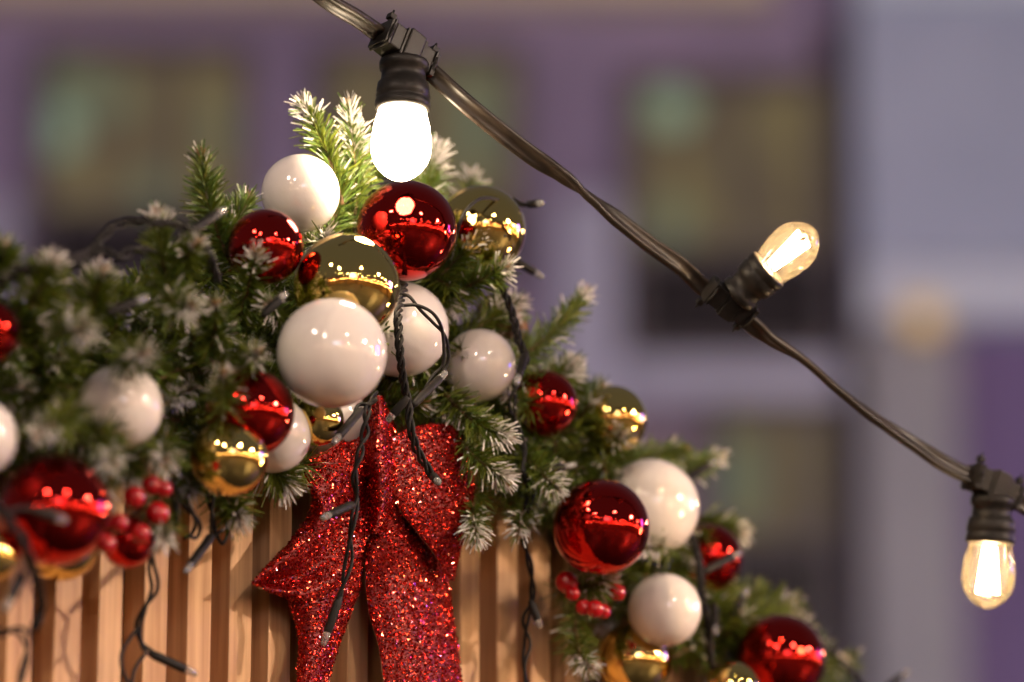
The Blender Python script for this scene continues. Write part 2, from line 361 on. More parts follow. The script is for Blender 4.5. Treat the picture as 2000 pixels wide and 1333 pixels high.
# plain wall, butted round nothing: panes and frames stand proud of it
wallbox('wall', (-14, bgp(1655, 0).x, 0, 13.5), .0, 6, M['b_wall'])
window((75, 110, 480, 560), 425, [(140, 180, 60, 45, 'room_lamp2'), (120, 262, 42, 50, 'room_lamp'), (215, 200, 50, 35, 'room_lamp2'), (300, 380, 36, 40, 'room_lamp2'), (430, 260, 18, 55, 'room_lamp2')], (350,))
window((625, 110, 1010, 560), 425, [(930, 205, 45, 60, 'room_lamp2'), (930, 300, 40, 50, 'room_lamp2')], (800,))
window((1235, 165, 1615, 700), 500, [(1310, 218, 50, 42, 'room_lamp'), (1310, 440, 42, 48, 'room_lamp2')], (1440,))
window((1400, 800, 1620, 1290), 1060, [(1440, 940, 40, 90, 'room_lamp2')], (1520,))
window((640, 800, 1020, 1290), 1060, [], (800,)); window((75, 800, 480, 1290), 1060, [], (300,)); window((-520, 110, -110, 560), 425, [], (-300,))
for (x0, x1) in [(-70, 45), (500, 590), (1090, 1205)]:
    r = pxrect(x0, 60, x1, 1000); wallbox('pilaster', (r[0], r[1], 0, bgp(0, 395).z), -.16, -.002, M['b_pil'])
wallbox('cornice', (-14, bgp(1500, 0).x, bgp(0, 22).z, bgp(0, -95).z), -.42, -.004, M['b_cor'])
r = pxrect(1215, 790, 1640, 715); wallbox('ledge', r, -.2, -.003, M['b_pil'])
for (x0, x1, y0, y1) in [(1235, 1390, 800, 1330)]:
    wallbox('panel', pxrect(x0, y0, x1, y1), -.03, -.001, M['b_span'])
wallbox('shadow_strip', pxrect(1622, 45, 1652, 1400), -.06, -.0015, mat('shadow_strip_dark', (.055, .035, .05), .8))  # dark strip proud of the wall, a recess's shadow put into its colour
# paler neighbour on the right
M['p_wall'] = noise_mix(mat('render_pale_blue', rough=.85), (.28, .31, .42), (.38, .41, .52), .6, 4)
M['p_vio'] = noise_mix(mat('render_violet', rough=.85), (.12, .08, .185), (.15, .10, .22), .6, 4)
M['p_stone'] = noise_mix(mat('pier_stone', rough=.85), (.24, .23, .25), (.30, .285, .30), .9, 4)
pale = root('pale_house', (bgp(1850, 0).x, BY, 0), label='paler blue grey building with violet lower storey at the right', cat='building')
xa, xb, xc = bgp(1660, 0).x, bgp(1835, 0).x, 16
zA, zB = bgp(0, 655).z, bgp(0, 560).z
def pw(name, x0, x1, z0, z1, y0, y1, mm):
    q = MB(); abox(q, x0, x1, BY + y0, BY + y1, z0, z1); return q.build(name, mm, pale)
pw('wall', xa + .002, xc, zB, 13.5, -.3, 6, M['p_wall'])
pw('cornice', xa + .002, xc, bgp(0, 18).z, bgp(0, -60).z, -.45, -.302, mat('cornice_pale_blue', (.56, .64, .70), .8))
pw('band', xa + .002, xc, zA, zB - .002, -.5, 6, mat('band_pale', (.52, .55, .64), .8))
pw('pier', xa + .002, xb, 0, zA - .002, -.4, 6, M['p_stone'])
pw('violet_wall', xb + .002, xc, 0, zA - .002, -.1, 6, M['p_vio'])
c = bgp(1785, 665)
wl = root('wall_lamp', (c.x, BY - .42, c.z), label='round amber wall lamp on the pier of the pale building', cat='wall lamp')
q = MB(); lathe(q, (c.x, BY - .62, c.z - .12), ZV, [(0, .03), (.04, .10), (.12, .13), (.2, .10), (.24, .03)], 16); q.build('lamp_globe', emis('amber_lamp', (1, .60, .22), .62), wl)
q = MB(); abox(q, c.x - .04, c.x + .04, BY - .498, BY - .402, c.z - .1, c.z + .1); abox(q, c.x - .015, c.x + .015, BY - .62, BY - .499, c.z - .15, c.z - .12); q.build('bracket', M['pole'], wl)
q = MB(); l = c

# ------------------------------------------------------------------ the near stall: slatted gable and roof boards
ridge = [(-420, 830), (-60, 705), (340, 600), (760, 500), (980, 690), (1250, 990), (1550, 1310), (1850, 1640)]
near = root('wooden_stall', FP0 - ZV * FP0.z, label='wooden market stall gable of pale vertical slats under the garland', cat='market stall')
def fco(s, o, z): return FP0 + FD * s + FN * o + ZV * (z - FP0.z)
apex = pt(790, 590, 0); aps = (apex - FP0).dot(FD); apz = apex.z
lpt = pt(0, 800, 0); ls = (lpt - FP0).dot(FD); rptt = pt(1550, 1470, 0); rs_ = (rptt - FP0).dot(FD)
slL = (apz - lpt.z) / (aps - ls); slR = (apz - rptt.z) / (rs_ - aps)
SLP = (slL + slR) / 2
def roofz(s): return apz - abs(s - aps) * SLP
for k in range(-9, 26):
    s0 = -362.3e-3 + .0451 * k + random.uniform(-.0012, .0012); w = .025 + random.uniform(-.001, .001)
    zt = min(roofz(s0), roofz(s0 + w)) - .004
    q = MB(); tilt = random.uniform(-.0015, .0015)
    c0 = fco(s0 + w / 2, -.011, (zt + 1.0) / 2); box_in(q, c0, (FD + FN * random.uniform(-.03, .03)).normalized(), FN, ZV, w / 2, .011, (zt - 1.0) / 2, 0, .0012)
    q.build('slat', M['pine'], near)
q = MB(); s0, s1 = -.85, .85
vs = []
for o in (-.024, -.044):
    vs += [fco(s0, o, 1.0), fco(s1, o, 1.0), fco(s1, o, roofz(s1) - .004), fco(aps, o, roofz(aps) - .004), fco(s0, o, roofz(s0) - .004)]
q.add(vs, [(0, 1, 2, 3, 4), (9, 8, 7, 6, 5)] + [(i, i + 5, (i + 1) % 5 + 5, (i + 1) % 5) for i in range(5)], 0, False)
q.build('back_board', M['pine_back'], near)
for sg in (-1, 1):
    q = MB(); L = .85; s_end = aps + sg * L
    vs = []
    for o in (.0, -1.2):
        for dz in (.0, .018):
            vs += [fco(aps + sg * .0008, o, roofz(aps) + dz), fco(s_end, o, roofz(s_end) + dz)]
    q.add(vs, [(0, 1, 3, 2), (4, 6, 7, 5), (0, 4, 5, 1), (2, 3, 7, 6), (0, 2, 6, 4), (1, 5, 7, 3)], 0, False)
    q.build('roof_board', M['roofwood'], near)
for sg in (-1, 1):
    q = MB(); sp_ = aps + sg * .92
    box_in(q, fco(aps + sg * .86, -.06, .5), FD, FN, ZV, .04, .04, .5); q.build('post', M['pine_back'], near)

# ------------------------------------------------------------------ baubles
def ball_mesh(name, m, seam):
    bm = bmesh.new(); bmesh.ops.create_uvsphere(bm, u_segments=72, v_segments=48, radius=1)
    for v in bm.verts:
        z = v.co.z
        if abs(z) < .03: v.co *= 1 + seam     # moulding seam round the middle
        elif z > .985: v.co.z = .985 + (z - .985) * .3
    me = bpy.data.meshes.new(name); bm.to_mesh(me); bm.free(); me.materials.append(m)
    me.polygons.foreach_set('use_smooth', [True] * len(me.polygons)); return me
BM = {'white': ball_mesh('white_bauble', M['white'], .006), 'red': ball_mesh('red_bauble', M['red'], .004), 'gold': ball_mesh('gold_bauble', M['gold'], .0)}
BAUB = [  # colour, px, py, r(px), o, label
 ('white', 587, 378, 77, .066, 'white pearl bauble topmost of the white ones, below the snowy sprigs'),
 ('red', 519, 482, 74, .096, 'small red chrome bauble left of the large gold one, under the topmost white'),
 ('red', 794, 451, 99, .085, 'large red chrome bauble touching the glowing white bulb above it'),
 ('gold', 677, 559, 104, .125, 'largest gold chrome bauble, resting on the big white bauble at the peak'),
 ('gold', 939, 450, 88, .075, 'gold chrome bauble with a lamp wire across it, right of the red one'),
 ('white', 648, 690, 108, .155, 'biggest white pearl bauble in front, directly under the largest gold one'),
 ('white', 783, 644, 94, .055, 'white pearl bauble half hidden behind the twisted black cable'),
 ('white', 936, 714, 72, .055, 'small white pearl bauble at the centre above the bow right loop'),
 ('red', 487, 806, 88, .115, 'red chrome bauble tucked left below the biggest white one'),
 ('gold', 448, 895, 76, .115, 'gold chrome bauble hanging at the lower left over the slats'),
 ('white', 533, 850, 75, .065, 'white pearl bauble mostly hidden behind the red one left of the bow'),
 ('gold', 622, 822, 50, .085, 'small gold chrome bauble peeping below the biggest white one'),
 ('white', 640, 815, 76, .015, 'white pearl bauble peeping under the biggest white one behind a small gold one'),
 ('white', 235, 796, 84, .10, 'white pearl bauble alone among the fir on the left'),
 ('red', 107, 997, 110, .12, 'largest red chrome bauble low on the left edge'),
 ('red', -22, 648, 62, .10, 'red chrome bauble cut by the left edge high in the fir'),
 ('white', -42, 855, 76, .12, 'white pearl bauble cut by the left edge'),
 ('gold', 118, 1058, 78, .055, 'gold chrome bauble hidden behind the largest red one on the left'),
 ('gold', -15, 1085, 52, .10, 'small gold chrome bauble cut by the left edge at the bottom'),
 ('red', 250, 1058, 52, .10, 'small red chrome bauble beside the left berries over the slats'),
 ('red', 1063, 789, 66, .06, 'small red chrome bauble right of the bow beside a gold one'),
 ('gold', 1197, 820, 67, .06, 'small gold chrome bauble on the right slope against the dark background'),
 ('white', 1270, 992, 96, .06, 'large white pearl bauble on the right slope behind a red one'),
 ('red', 1174, 1030, 95, .115, 'large red chrome bauble on the right slope in front of a white one'),
 ('red', 1384, 1090, 67, .045, 'small red chrome bauble behind a thick black cable on the right'),
 ('white', 1298, 1192, 72, .085, 'small white pearl bauble lowest on the right slope'),
 ('gold', 1238, 1290, 74, .045, 'gold chrome bauble under the lowest white one, cut by the bottom edge'),
 ('red', 1525, 1288, 88, .085, 'large red chrome bauble at the lower right, farthest down the slope'),
 ('gold', 1432, 1346, 54, .10, 'small gold chrome bauble mostly below the bottom edge'),
]
BS = []
for (cname, px, py, r, o, lab) in BAUB:
    p, dp = ptd(px, py, o); R = r * dp / FPX
    b = bpy.data.objects.new(cname + '_bauble', BM[cname]); COL.objects.link(b); b.location = p; b.scale = (R, R, R)
    b.rotation_euler = (math.radians(random.uniform(40, 110)), math.radians(random.uniform(-25, 25)), math.radians(random.uniform(20, 90)))
    tag(b, lab, 'bauble', cname + ' baubles on the garland'); BS.append((p, R, px, py, r, o))
for i in range(len(BS)):
    for j in range(i):
        ov = BS[i][1] + BS[j][1] - (BS[i][0] - BS[j][0]).length
        if ov > .003: print('BAUBLE OVERLAP', BAUB[i][5][:46], '|', BAUB[j][5][:46], round(ov * 1000, 1), 'mm')

# ------------------------------------------------------------------ fir garland
def needle(mb, p, d, L, w, side, m1, m2, droop):
    """thin flat strip in two joints; m2 colours the outer half"""
    up = side * (w / 2)
    a = p; b = p + d * (L * .55) + droop * (L * .06); c = p + d * L + droop * (L * .2)
    vs = [a - up, a + up, b + up, b - up, c + up * .55, c - up * .55]
    mb.add(vs, [(0, 1, 2, 3)], m1, False)
    if m2 == m1: mb.f.append(tuple(len(mb.v) - 6 + i for i in (3, 2, 4, 5))); mb.m.append(m1); mb.sm.append(False)
    else: mb.f.append(tuple(len(mb.v) - 6 + i for i in (3, 2, 4, 5))); mb.m.append(m2); mb.sm.append(False)
NM = [M['needle'], M['needle_lt'], M['frost'], M['twig'], M['bud']]
def sprig(mb, base, tip, frost=.3, n=240, L=.0235, light=.15, bud=True, wd=.00115, heavy=.0):
    base, tip = Vector(base), Vector(tip); ax = tip - base; Ls = ax.length
    bend = ax.orthogonal().normalized() * Ls * random.uniform(-.10, .10) + Vector((0, 0, -Ls * .03))
    path = [base + ax * t + bend * (4 * t * (1 - t)) for t in [i / 8 for i in range(9)]]
    tube(mb, path, [.0022 - .0012 * i / 8 for i in range(9)], 6, 3)
    fr = frames(path)
    for i in range(n):
        t = (i + random.random()) / n; t = t ** .9
        k = min(7, int(t * 8)); f = t * 8 - k; p = path[k].lerp(path[k + 1], f); u, w, a = fr[k]
        ph = i * 2.399 + random.uniform(-.5, .5); rad = u * math.cos(ph) + w * math.sin(ph)
        lean = math.radians(random.gauss(58 - 28 * t ** 2.5, 13)); d = (rad * math.sin(lean) + a * math.cos(lean)).normalized()
        ln = L * random.uniform(.65, 1.2) * (1 - .38 * t ** 3)
        side = d.cross(rad.cross(a) * random.uniform(-1, 1) + rad * random.uniform(-.6, .6) + a * .2)
        side = side.normalized() if side.length > 1e-5 else u
        base_m = 1 if random.random() < light else 0
        isf = (t > 1 - frost and random.random() < .74)
        if isf: m1 = 2 if random.random() < .15 + heavy + .45 * (t > 1 - frost * .5) else base_m; m2 = 2
        elif random.random() < .05 + heavy: m1, m2 = base_m, 2
        else: m1 = m2 = base_m
        needle(mb, p, d, ln, wd * random.uniform(.75, 1.3) * (1.1 if isf else 1), side, m1, m2, Vector((0, 0, -random.random() * .6)))
    if bud:
        for i in range(10):
            ph = i * 2.4; u, w, a = fr[-1]; d = (a + (u * math.cos(ph) + w * math.sin(ph)) * random.uniform(.1, .6)).normalized()
            needle(mb, tip - a * .002, d, .008 + random.random() * .004, .0022, d.cross(u).normalized() if d.cross(u).length > 1e-4 else w, 2 if random.random() < frost * 1.3 else 4, 2 if random.random() < frost * 1.5 else 4, Vector((0, 0, 0)))

garl = root('fir_garland', pt(760, 620, .0), label='snow tipped artificial fir garland draped along the stall gable', cat='garland')
SPR = [ # base px,py,o  tip px,py,o  frost, n, light
 ((668, 400, .04), (594, 205, .035), .26, 330, .35), ((690, 470, .03), (682, 212, .05), .42, 420, .5), ((640, 480, .03), (700, 290, .03), .2, 260, .5),
 ((800, 420, .02), (852, 290, .03), .50, 260, .5), ((455, 520, .06), (393, 312, .07), .0, 360, .4), ((430, 480, .06), (480, 395, .07), .05, 200, .5),
 ((335, 640, .09), (308, 425, .10), .30, 330, .1), ((960, 720, .05), (1140, 575, .07), .16, 330, .25), ((850, 590, .05), (985, 525, .11), .25, 260, .2),
 ((840, 560, .05), (935, 462, .09), .35, 240, .2), ((820, 570, .03), (880, 588, .06), .5, 200, .1), ((870, 690, .03), (1010, 590, .06), .5, 240, .1),
 ((870, 770, .05), (985, 850, .10), .45, 260, .15), ((880, 830, .05), (985, 932, .10), .55, 240, .15), ((930, 930, .04), (930, 1050, .08), .6, 240, .1),
 ((1040, 880, .03), (1012, 1040, .08), .5, 220, .1), ((1010, 880, .05), (1085, 950, .11), .5, 220, .1), ((1230, 950, .03), (1400, 895, .05), .2, 300, .3),
 ((1370, 1230, .02), (1545, 1180, .05), .25, 320, .2), ((1130, 1150, .03), (1150, 1300, .09), .45, 240, .1), ((1200, 900, .03), (1330, 880, .05), .0, 240, .35),
 ((1320, 1080, .03), (1255, 1075, .09), .5, 180, .1), ((1360, 1010, .02), (1440, 1040, .04), .5, 200, .1), ((1000, 850, .03), (1095, 735, .05), .1, 220, .3),
 ((1090, 860, .03), (1170, 760, .05), .1, 220, .3), ((1150, 900, .03), (1210, 850, .08), .4, 220, .2), ((1090, 1150, .03), (1190, 1130, .10), .4, 200, .1),
 ((330, 560, .08), (378, 480, .13), .3, 220, .1), ((300, 560, .08), (370, 600, .15), .45, 300, .1), ((460, 640, .05), (500, 500, .11), .35, 260, .15),
 ((560, 640, .05), (525, 592, .11), .3, 220, .2), ((425, 830, .10), (436, 735, .16), .15, 200, .15), ((250, 830, .05), (256, 940, .09), .3, 240, .1), ((345, 850, .04), (372, 955, .08), .25, 240, .1), ((185, 850, .05), (196, 960, .09), .3, 240, .1), ((400, 820, .04), (385, 900, .08), .1, 220, .1), ((60, 600, .10), (100, 520, .12), .35, 260, .05), ((180, 620, .10), (200, 540, .12), .35, 260, .05),
 ((100, 660, .10), (160, 640, .17), .45, 260, .05), ((230, 700, .10), (280, 690, .17), .35, 240, .05), ((150, 800, .08), (80, 840, .15), .4, 240, .05),
 ((160, 830, .08), (215, 900, .15), .45, 260, .05), ((300, 850, .08), (320, 900, .14), .5, 240, .05), ((300, 960, .05), (318, 1050, .12), .5, 220, .05),
 ((430, 950, .05), (465, 1010, .08), .45, 220, .05), ((520, 900, .05), (560, 945, .06), .5, 180, .05), ((-20, 560, .08), (5, 490, .10), .05, 260, .1),
 ((470, 720, .08), (500, 690, .15), .4, 240, .1), ((400, 700, .08), (420, 600, .13), .1, 260, .3), ((590, 480, .03), (640, 465, .09), .7, 140, .1),
 ((720, 770, .0), (820, 790, .05), .1, 220, .2), ((760, 330, .0), (730, 380, .02), .1, 200, .4), ((1480, 1330, .03), (1640, 1290, .04), .15, 240, .2),
 ((925, 440, -.02), (922, 348, -.03), .3, 120, .3), ((600, 900, .03), (545, 930, .05), .4, 160, .1),
]
for (a, b, fr_, n_, lt) in SPR:
    q = MB(); sprig(q, pt(*a), pt(*b), fr_ * (.5 if a[0] < 520 else .62 if a[1] > 560 else .85), int(n_ * 1.7), light=lt, heavy=.03)
    q.build('branch', NM, garl, origin=pt(*a))
# random filling branches along the gable
CL = [(-160, 760), (0, 720), (150, 690), (350, 650), (520, 640), (700, 610), (850, 640), (960, 760), (1060, 860), (1170, 960), (1280, 1080), (1400, 1190), (1550, 1320), (1720, 1480)]
def cl(t):
    t = max(0, min(.9999, t)) * (len(CL) - 1); i = int(t); f = t - i
    return CL[i][0] * (1 - f) + CL[i + 1][0] * f, CL[i][1] * (1 - f) + CL[i + 1][1] * f
def band(px):   # upper and lower reach of the garland in px around its line
    if px < 500: return 150, 215
    if px < 850: return 170, 130
    if px < 1180: return 120, 115
    return 55, 110
nb = 0; tries = 0
while nb < 50 and tries < 4000:
    tries += 1
    t = random.random(); x, y = cl(t); u_, l_ = band(x)
    up = random.random() < .5
    if x < 560 and random.random() < .7: up = False
    off = random.uniform(.05, .75)
    ang = random.uniform(-1, 1)
    bx, by = x + random.uniform(-30, 30), y + (-u_ if up else l_) * off * .6
    Lp = random.uniform(110, 190)
    tx, ty = bx + Lp * math.sin(ang) * .9, by + (-1 if up else 1) * Lp * math.cos(ang) * .6
    o0 = random.uniform(.0, .05); o1 = o0 + random.uniform(.0, .035 if x > 560 else .07)
    if x > 560 and up and ty < y - u_: continue
    if not up and 560 < x < 900 and ty > 860: continue
    bad = False
    for (p, R, px, py, r, o) in BS:
        if math.hypot(tx - px, ty - py) < r * .9 and o1 > o - .02: bad = True
    if bad: continue
    q = MB(); sprig(q, pt(bx, by, o0), pt(tx, ty, o1), random.choice([0, .08, .15, .3, .4]), 400, light=.12 if x < 900 else .2)
    q.build('branch', NM, garl, origin=pt(bx, by, o0)); nb += 1
# dense inner needles that close the garland
q = MB()
for i in range(430):
    t = random.random(); x, y = cl(t); u_, l_ = band(x)
    dy = random.uniform(-u_ * .75, l_ * .8); bx, by = x + random.uniform(-40, 40), y + dy
    if 600 < bx < 930 and by > 800: continue
    if 820 < bx and by - y > 90: continue
    a = random.uniform(0, 2 * PI); o0 = random.uniform(.0, .03)
    sprig(q, pt(bx, by, o0), pt(bx + 90 * math.cos(a), by + 60 * math.sin(a), o0 + random.uniform(.005, .05)), random.choice([0, 0, 0, .12]), 110, light=.08, bud=False, wd=.0016)
fo = q.build('inner_needles', NM, garl, origin=pt(760, 620, 0)); fo['kind'] = 'stuff'

# berries
def berries(name_lab, pts, stem_to):
    e = root('berry_sprig', pt(*stem_to), label=name_lab, cat='berries', group='red berry sprigs')
    st = MB(); s0 = pt(*stem_to)
    for (px, py, r, o) in pts:
        p, dp = ptd(px, py, o); R = r * dp / FPX
        q = MB(); ax = (p - s0).normalized()
        lathe(q, p, ax, [(R * math.sin(a), R * math.cos(a) * (1.0 if abs(a) < 1.3 else .9)) for a in [(-88 + 16 * i) * PI / 180 for i in range(12)]], 20)
        q.build('berry', M['berry'], e, origin=p)
        tube(st, [s0, s0.lerp(p, .5) + ZV * .004, p], .0009, 6)
    st.build('stem', M['twig'], e)
berries('cluster of red berries over the slats at the left beside the largest red bauble', [(297, 948, 20, .115), (320, 955, 17, .12), (262, 972, 22, .12), (307, 1003, 24, .115), (232, 1022, 19, .13), (207, 1062, 20, .14), (275, 1042, 19, .135)], (270, 1000, .07))
berries('cluster of red berries under the large red bauble on the right slope', [(1107, 1138, 23, .07), (1205, 1158, 17, .09), (1140, 1187, 16, .09), (1162, 1190, 18, .10), (1178, 1195, 15, .09), (1193, 1128, 16, .075), (1118, 1160, 15, .08)], (1155, 1130, .05))
# pine cone
e = root('pine_cone', pt(962, 640, .02), label='small brown pine cone above the small white bauble in the centre', cat='pine cone')
q = MB(); c0 = pt(962, 645, .03); dirc = (FN + FD * .2 + ZV * .3).normalized(); u, w, a = basis(dirc)
for i in range(60):
    t = i / 60; ph = i * 2.4; r = .019 * math.sin(PI * (.15 + .8 * t)) ; p = c0 + a * (t * .035 - .012) + (u * math.cos(ph) + w * math.sin(ph)) * r
    d = ((u * math.cos(ph) + w * math.sin(ph)) + a * .5).normalized(); sd_ = d.cross(a).normalized()
    q.add([p - sd_ * .004, p + sd_ * .004, p + d * .008 + sd_ * .003 + a * .001, p + d * .010 + a * .002, p + d * .008 - sd_ * .003 + a * .001, p - a * .002], [(0, 1, 2, 3, 4), (1, 0, 5)], 0, False)
q.build('scales', noise_mix(mat('cone_scale', rough=.7), (.13, .06, .025), (.30, .16, .08), 90), e)
q = MB(); lathe(q, c0, a, [(-.012, .004), (0, .015), (.012, .013), (.02, .004)], 12); q.build('core', M['twig'], e)

# ------------------------------------------------------------------ LED icicle lights (dark, not lit)
def led_holder(parent, a, b, r=.0034):
    """black tube from a to b with a clear lens at b"""
    a, b = Vector(a), Vector(b); ax = (b - a); L = ax.length; d = ax.normalized(); lens = min(.011, L * .3)
    q = MB(); lathe(q, a, d, [(0, r * .55), (.002, r * .8), (.005, r), (L - lens - .0006, r), (L - lens, r * .93)], 16)
    h = q.build('led_holder', M['pvc'], parent, origin=a)
    q = MB(); lathe(q, b - d * lens, d, [(.0001, r * .84), (lens * .45, r * .84), (lens * .48, r * .74), (lens * .8, r * .72), (lens * .95, r * .55), (lens, r * .2)], 16)
    q.build('led', M['led'], h, origin=b)
def light_string(label, cables, leds, origin):
    e = root('light_string', pt(*origin), label=label, cat='string lights', group='unlit black led string lights')
    q = MB()
    for (pts, wires, pitch) in cables:
        P = [pt(*p) for p in pts]
        if wires == 1: tube(q, catmull(P, 10), .0014, 8)
        else: twisted(q, P, wires, .00145 if wires < 3 else .0015, .0016 if wires < 3 else .0021, pitch, loose=.6 if wires == 2 else .1)
    q.build('cable', M['pvc'], e)
    for (a, b) in leds: led_holder(e, pt(*a), pt(*b))
light_string('thick twisted black led cable hanging at the centre over the right half of the bow',
    [([(790, 560, .085), (778, 610, .115), (779, 660, .12), (782, 700, .12), (788, 745, .115), (797, 790, .11), (803, 840, .11), (815, 880, .105), (835, 915, .10), (848, 935, .10)], 3, .034),
     ([(783, 575, .10), (800, 580, .11), (820, 605, .115), (845, 630, .115), (868, 655, .11), (876, 690, .105), (870, 720, .10), (850, 750, .10)], 1, 0),
     ([(785, 597, .105), (815, 597, .115), (845, 612, .12), (862, 640, .115), (867, 680, .11), (864, 715, .105), (845, 735, .10), (815, 785, .10), (802, 800, .105)], 1, 0)],
    [((805, 793, .105), (872, 727, .105)), ((797, 775, .115), (756, 824, .10)), ((845, 928, .10), (857, 944, .118))], (790, 560, .085))
light_string('thin twisted black led cable over the left half of the bow',
    [([(735, 770, .09), (718, 800, .10), (712, 850, .10), (702, 890, .10), (692, 930, .095), (697, 975, .09), (690, 1015, .09), (684, 1050, .085), (682, 1090, .08), (672, 1135, .075), (662, 1170, .07)], 2, .05),
     ([(735, 782, .09), (722, 790, .10), (700, 792, .095), (690, 815, .10)], 1, 0), ([(692, 990, .09), (675, 990, .095), (665, 998, .095)], 1, 0)],
    [((706, 800, .10), (650, 866, .11)), ((690, 985, .095), (628, 1013, .10)), ((664, 1165, .07), (630, 1262, .06))], (735, 770, .09))
light_string('long black led cable running down from the rear gold bauble past the bow',
    [([(965, 520, .06), (985, 570, .085), (1003, 620, .09), (1013, 665, .09), (1024, 690, .09), (1020, 720, .085)], 3, .034),
     ([(1012, 740, .08), (1000, 790, .075), (1008, 830, .07), (1024, 880, .075), (1022, 920, .08), (1038, 960, .075), (1028, 1000, .07), (1022, 1050, .06), (1036, 1110, .055), (1040, 1170, .05), (1026, 1215, .045), (1030, 1260, .04), (1024, 1300, .04), (1034, 1380, .04)], 2, .065),
     ([(1024, 690, .09), (1032, 700, .09), (1030, 712, .09)], 1, 0)],
    [((1026, 690, .09), (1008, 752, .10)), ((1040, 924, .08), (1126, 908, .10)), ((1036, 1172, .055), (1056, 1228, .06))], (965, 520, .06))
light_string('black led wire looped across the rear gold bauble with two loose lamps beside it',
    [([(886, 480, .10), (905, 420, .113), (940, 388, .112), (985, 394, .098), (1012, 400, .082), (1028, 402, .08)], 1, 0), ([(1000, 396, .09), (1008, 412, .092), (1003, 440, .10), (985, 462, .108)], 1, 0), ([(1004, 388, .088), (1016, 396, .085), (1036, 402, .085)], 1, 0)],
    [((1032, 400, .08), (1060, 397, .11)), ((1000, 505, .06), (1062, 543, .07))], (880, 470, .045))
light_string('twisted black led cable arching over the fir at the upper left',
    [([(-40, 560, .09), (60, 532, .11), (150, 512, .11), (190, 478, .11), (215, 448, .11), (250, 435, .11), (300, 436, .12), (350, 440, .12), (385, 460, .12), (405, 490, .13), (425, 550, .12)], 3, .04),
     ([(150, 505, .11), (200, 490, .115), (230, 505, .12), (262, 488, .12), (300, 492, .11)], 2, .06), ([(30, 530, .11), (120, 512, .12), (170, 495, .12)], 2, .06)],
    [((372, 452, .13), (440, 408, .13)), ((210, 612, .14), (290, 580, .15)), ((512, 618, .12), (560, 572, .13))], (425, 550, .12))
light_string('black led cable with a loop at its end over the left slats',
    [([(335, 940, .08), (345, 1000, .10), (335, 1045, .09), (300, 1075, .08), (296, 1105, .07), (302, 1150, .06), (282, 1190, .055), (270, 1225, .05), (278, 1260, .05), (300, 1280, .05)], 2, .09),
     ([(270, 1225, .05), (240, 1270, .05), (240, 1310, .05), (262, 1350, .05), (290, 1380, .045)], 1, 0), ([(285, 1275, .05), (262, 1310, .05), (255, 1360, .05)], 1, 0)],
    [((292, 1276, .05), (385, 1318, .06))], (335, 940, .08))
light_string('short black led cable hanging under the gold bauble at the lower left',
    [([(410, 960, .06), (414, 1000, .07), (417, 1050, .065)], 2, .05), ([(430, 1000, .06), (445, 1035, .065), (435, 1062, .065), (424, 1045, .06), (436, 1035, .06)], 1, 0), ([(350, 960, .07), (362, 985, .08), (385, 1020, .075), (380, 1045, .07), (365, 1050, .07)], 2, .07)],
    [((415, 1045, .065), (362, 1118, .08))], (410, 960, .06))
light_string('tangle of black led cable in front of the largest red bauble at the left edge',
    [([(-30, 960, .17), (10, 1010, .17), (45, 1060, .165), (66, 1120, .15), (80, 1180, .12), (68, 1230, .11)], 3, .045), ([(-40, 1242, .09), (10, 1236, .09), (45, 1236, .09), (52, 1275, .085), (42, 1320, .08), (30, 1380, .08)], 2, .05), ([(10, 1000, .175), (50, 993, .175), (80, 1003, .175)], 1, 0), ([(68, 1215, .11), (58, 1240, .10)], 1, 0)],
    [((62, 995, .175), (130, 1018, .18)), ((45, 1120, .14), (8, 1195, .14))], (-30, 960, .17))
light_string('thick twisted black led cable beside the small white bauble on the right slope',
    [([(1330, 1000, .06), (1352, 1050, .085), (1366, 1110, .09), (1372, 1170, .09), (1384, 1230, .085), (1388, 1290, .08), (1398, 1330, .07), (1405, 1400, .07)], 3, .04)],
    [((1372, 1118, .09), (1446, 1080, .10)), ((1310, 955, .05), (1402, 898, .07)), ((1428, 1210, .06), (1462, 1148, .07)), ((1395, 1180, .08), (1398, 1240, .10))], (1330, 1000, .06))
light_string('thin black led wire running off the roof at the lower right corner',
    [([(1590, 1240, .05), (1640, 1290, .05), (1690, 1340, .05), (1740, 1400, .05)], 2, .06)],
    [((1725, 1350, .06), (1775, 1310, .07))], (1590, 1240, .05))
light_string('black led lamp sticking out behind the glowing bulb at the peak', [([(690, 400, .03), (705, 385, .035), (712, 375, .035)], 1, 0)], [((700, 372, .04), (778, 345, .03))], (690, 400, .03))

# ------------------------------------------------------------------ glitter bow
M['bow'] = noise_mix(mat('red_glitter_cloth', rough=.5, Specular_IOR_Level=.4), (.20, .004, .004), (.36, .008, .007), 300, bump=.6)
M['flake'] = island_mix(mat('red_flake', rough=.16, metal=1.0), [(.42, .010, .008), (.62, .020, .012), (.85, .05, .02), (.85, .09, .05), (.50, .012, .010)])
M['flake2'] = island_mix(mat('bright_flake', rough=.15, metal=1.0), [(.95, .16, .05), (.9, .10, .22), (.95, .30, .15), (.45, .10, .55)])
M['bow_back'] = mat('bow_backing', (.55, .38, .30), .7)
bow = root('bow', pt(748, 900, .05), label='large red glitter bow with trailing tails fixed to the slats', cat='bow')
def resample(P, n):
    P = [Vector(p) for p in P]; L = [0]
    for i in range(1, len(P)): L.append(L[-1] + (P[i] - P[i - 1]).length)
    out = []
    for k in range(n):
        d = L[-1] * k / (n - 1); i = 1
        while i < len(L) - 1 and L[i] < d: i += 1
        out.append(P[i - 1].lerp(P[i], (d - L[i - 1]) / max(1e-9, L[i] - L[i - 1])))
    return out
